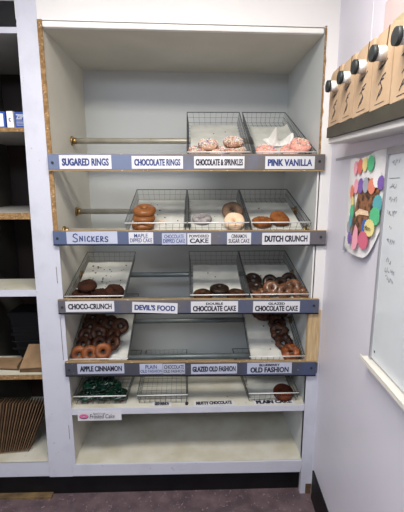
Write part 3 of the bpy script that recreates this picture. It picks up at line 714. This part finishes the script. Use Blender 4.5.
for i in range(5):
    s0, s1 = edges[i] + .0035, edges[i + 1] - .0045; sc_ = (s0 + s1) / 2; zb_ = 1.651 + dz(sc_); zt = zb_ + .190
    e = empty('drink_box', tuple(W(sc_, .05, zb_)), names[i], 'box', 'brown drink boxes on the wall shelf')
    mb = MB(); pts = [W(s0, .10, zb_), W(s1, .10, zb_), W(s1, .10, zt), W(s0 + .028, .10, zt), W(s0 + .010, .10, zt - .008), W(s0, .10, zt - .03)]
    mb.prism(pts, -NW * .095); mb.build('carton', M['kraft'], e, bevel=.001)
    mb = MB(); mb.prism([W(s0 + .02, .06, zt), W(s1, .075, zt), W(s1, .055, zt + .035), W(s0 + .055, .045, zt + .03)], -NW * .004); mb.build('top_flap', M['kraft'], e)
    mb = MB(); mb.prism([W(s1 - .030, .1006, zt), W(s1 - .024, .1006, zt), W(s1 - .032, .1006, zt - .05), W(s1 - .046, .1006, zt - .062), W(s1 - .05, .1006, zt - .060), W(s1 - .037, .1006, zt - .046)], NW * .0006)
    mb.build('flap_notch_shade', M['kraftd'], e)  # shadow in the flap's notch, laid on as a dark strip
    c = W(sc_ + .012, .10, zb_ + .131)
    mb = MB(); mb.tube(c, c + NW * .024, .0185, 24, r2=.0175); spt = mb.build('spout', M['capw'], e)
    mb = MB(); mb.tube(c + NW * .024, c + NW * .034, .0205, 24, r2=.0195); mb.build('cap', M['capb'], spt)
    mb = MB(); o = W(s0 + .018, .1007, zb_ + .012); wd = s1 - s0 - .03
    strokes(mb, [[(.18, .0), (.85, .0)]], o, UXW, UZ, wd, .115, .0018)
    strokes(mb, [[(.80, .60), (.60, .56), (.46, .47), (.56, .38), (.64, .30), (.52, .20), (.34, .16)], [(.36, .42), (.52, .50), (.70, .50)], [(.58, .32), (.44, .24), (.30, .10)],
                 [(.28, .76), (.48, .80), (.62, .80), (.86, .88)], [(.40, .74), (.56, .78), (.70, .82)]], o, UXW, UZ, wd, .115, .0034)
    mb.build('logo', M['ink'], e)

# ------------------------------------------------------------------ right wall: boards, poster, frame
pb = empty('wall_board', tuple(W(.3, .002, .9)), 'large pale wall panel behind the poster with a thin grey top strip', 'board')
mb = MB(); wbox(mb, .085, 1.3, 0, .003, .30, 1.545); mb.build('panel', M['rwall'], pb)
mb = MB(); wbox(mb, .085, 1.3, .003, .006, 1.537, 1.547); mb.build('top_strip', M['alu'], pb)
wbd = empty('whiteboard', tuple(W(.9, .01, .86)), 'whiteboard with faint handwriting cut off by the right photo edge', 'whiteboard')
mb = MB(); wbox(mb, .598, 1.5, .003, .012, .876, 1.535); mb.build('writing_surface', M['wb'], wbd)
mb = MB(); wbox(mb, .586, .598, .003, .016, .87, 1.54); wbox(mb, .586, 1.5, .003, .016, 1.525, 1.545); mb.build('frame', M['alu'], wbd)
mb = MB(); wbox(mb, .570, 1.5, .003, .040, .858, .868); wbox(mb, .570, 1.5, .036, .040, .868, .875); mb.build('pen_ledge', M['tan'], wbd, bevel=.001)
rr = random.Random(11)
for z, w_, x in ((1.492, .05, .618), (1.455, .06, .612), (1.425, .05, .618), (1.385, .05, .622), (1.345, .06, .618), (1.30, .02, .635), (1.262, .045, .630), (1.205, .035, .640), (1.175, .06, .636), (1.150, .05, .642)):
    mb = MB(); n = int(w_ / .009)
    if z == 1.455: mb_p = [[(0, 0), (1, .1)]]; strokes(mb, mb_p, W(x, .0126, z), UXW, UZ, w_, .01, .002); mb.build('handwriting', M['inkgray'], wbd); continue
    for j in range(n):
        strokes(mb, [[(rr.random(), rr.random()) for _ in range(4)]], W(x + j * .010, .0126, z), UXW, UZ, .008, .018, .0018)
    mb.build('handwriting', M['inkgray'], wbd)
mb = MB(); q_ = W(.618, .0126, .905); mb.prism([q_ + UXW * .004 * math.cos(t) + UZ * .005 * math.sin(t) for t in (0, 1.2, 2.4, 3.6, 4.8)], NW * .0004); mb.build('ink_spot', M['ink'], wbd)

def PS(u, z, lift=0):
    s = .26 + u * .31; off = .006 + .02 * math.sin(math.pi * max(0, min(1, u)) ** .8) + lift
    return W(s, off, z)
po = empty('poster', tuple(W(.41, .02, 1.19)), 'curling white paper poster of bright scalloped circles around a dark photo', 'poster')
mb = MB(); G_ = []; NU, NZ = 24, 24
for j in range(NZ + 1):
    t = j / NZ; row = []
    for i in range(NU + 1):
        u = i / NU
        zlo = 1.205 - .02 * math.sin(math.pi * u) + (.11 * max(0, (u - .72) / .28) ** 1.6) ; zhi = 1.520 + .022 * u + .006 * math.sin(u * 9)
        uu = u * (1.02 - .02 * t)
        if t > .85: uu = .06 + uu * .94
        row.append(mb.bm.verts.new(PS(uu, zlo + (zhi - zlo) * t, .003 * noise.noise(V((u * 5, t * 6, 2))))))
    G_.append(row)
for j in range(NZ):
    for i in range(NU): mb.bm.faces.new((G_[j][i], G_[j][i + 1], G_[j + 1][i + 1], G_[j + 1][i]))
mb.build('sheet', M['p_white'], po, smooth=True)
def circ(nm, m, u, z, r=.026, sq=1.0, k=0):
    mb = MB(); n = 32
    c = mb.bm.verts.new(PS(u, z, .0045 + k)); ring = []
    for i in range(n):
        t = i * 2 * math.pi / n; q = r * (1 + (.05 if i % 2 else -.05))
        ring.append(mb.bm.verts.new(PS(u + q * sq * math.cos(t) / .31, z + q * math.sin(t), .005 + k)))
    for i in range(n): mb.bm.faces.new((c, ring[i], ring[(i + 1) % n]))
    mb.build(nm, M[m], po)
mb = MB(); pp = [(.42, 1.255), (.62, 1.245), (.80, 1.30), (.96, 1.43), (.72, 1.46), (.55, 1.44), (.48, 1.35)]
mb.prism([PS(u, z, .004) for u, z in pp], NW * .0005); mb.build('photo', M['photo'], po, label='dark printed photo')
mb = MB(); mb.prism([PS(u, z, .0055) for u, z in ((.66, 1.26), (.76, 1.28), (.80, 1.325), (.70, 1.32))], NW * .0005); mb.build('blue_patch', M['p_blue'], po)
mb = MB(); mb.prism([PS(u, z, .0055) for u, z in ((.52, 1.325), (.60, 1.335), (.80, 1.335), (.78, 1.35), (.6, 1.355), (.50, 1.34))], NW * .0005); mb.build('tan_patch', M['d_cream'], po)
for i, (m, u, z, r, sq) in enumerate((('p_pink', .41, 1.494, .025, .7), ('p_red', .53, 1.498, .027, .7), ('p_yellow', .64, 1.503, .024, .7), ('p_green', .76, 1.505, .026, .75),
        ('p_pink', .47, 1.431, .026, .7), ('p_purple', .59, 1.433, .026, .7), ('p_gray', .70, 1.435, .026, .7), ('p_orange', .82, 1.432, .026, .8), ('p_white', .91, 1.455, .028, .8), ('p_purple', .985, 1.443, .022, .9),
        ('p_orange', .38, 1.410, .026, .7), ('p_yellow', .42, 1.374, .022, .7), ('p_green', .43, 1.341, .025, .7), ('p_teal', .41, 1.309, .022, .7), ('p_gray', .36, 1.282, .022, .7), ('p_purple', .42, 1.245, .023, .8),
        ('p_teal', .97, 1.377, .029, .9), ('p_green', .94, 1.337, .029, 1), ('p_yellow', .86, 1.297, .029, 1), ('p_rose', .76, 1.252, .031, 1))):
    circ('paper_circle', m, u, z, r, sq, k=i * .0004)
mb = MB(); mb.prism([PS(u, z, .013) for u, z in ((.52, 1.205), (.62, 1.215), (.66, 1.24), (.64, 1.285), (.58, 1.30), (.53, 1.26))], NW * .0005); mb.build('ribbon', M['p_pink'], po)
mb = MB(); text(mb, 'Mom', PS(.80, 1.288, .016), (PS(.92, 1.288, .016) - PS(.80, 1.288, .016)).normalized(), UZ, .032, .016, .0); mb.build('lettering', M['ink'], po)
mb = MB(); mb.prism([W(.262, .012, 1.178), W(.285, .012, 1.178), W(.289, .012, 1.235), W(.268, .012, 1.235)], NW * .001); mb.build('curled_corner', M['p_gray'], po)

fr = empty('picture_frame', tuple(W(.6, .01, 1.84)), 'pinkish frame with yellow inset, high on the side wall at the photo corner', 'frame')
mb = MB(); wbox(mb, .478, .80, 0, .012, 1.80, 1.985); mb.build('border', M['fpink'], fr, bevel=.002)
mb = MB(); wbox(mb, .548, .77, .012, .014, 1.83, 1.905); mb.build('inset', M['fyell'], fr)

# ------------------------------------------------------------------ light
def area(name, loc, rot, size, sy, energy, col):
    l = bpy.data.lights.new(name, 'AREA'); l.shape = 'RECTANGLE'; l.size = size; l.size_y = sy; l.energy = energy; l.color = col
    o = bpy.data.objects.new(name, l); COL.objects.link(o); o.location = V(loc) + V((0, 0, Z0)); o.rotation_euler = rot; return o
area('ceiling_lamp', (-.15, -1.05, CEIL - .02), (0, 0, 0), 1.2, .4, 42, (1, .94, .85))
area('rear_fill', (-.75, -2.5, CEIL - .03), (math.radians(28), 0, math.radians(-12)), 1.6, .7, 52, (.76, .84, 1))  # cool fill light added behind the camera
w = bpy.data.worlds.new('world'); SC.world = w; w.use_nodes = True
w.node_tree.nodes['Background'].inputs[0].default_value = (.75, .82, 1, 1); w.node_tree.nodes['Background'].inputs[1].default_value = .15
SC.view_settings.view_transform = 'Standard'; SC.view_settings.look = 'None'; SC.view_settings.exposure = 0
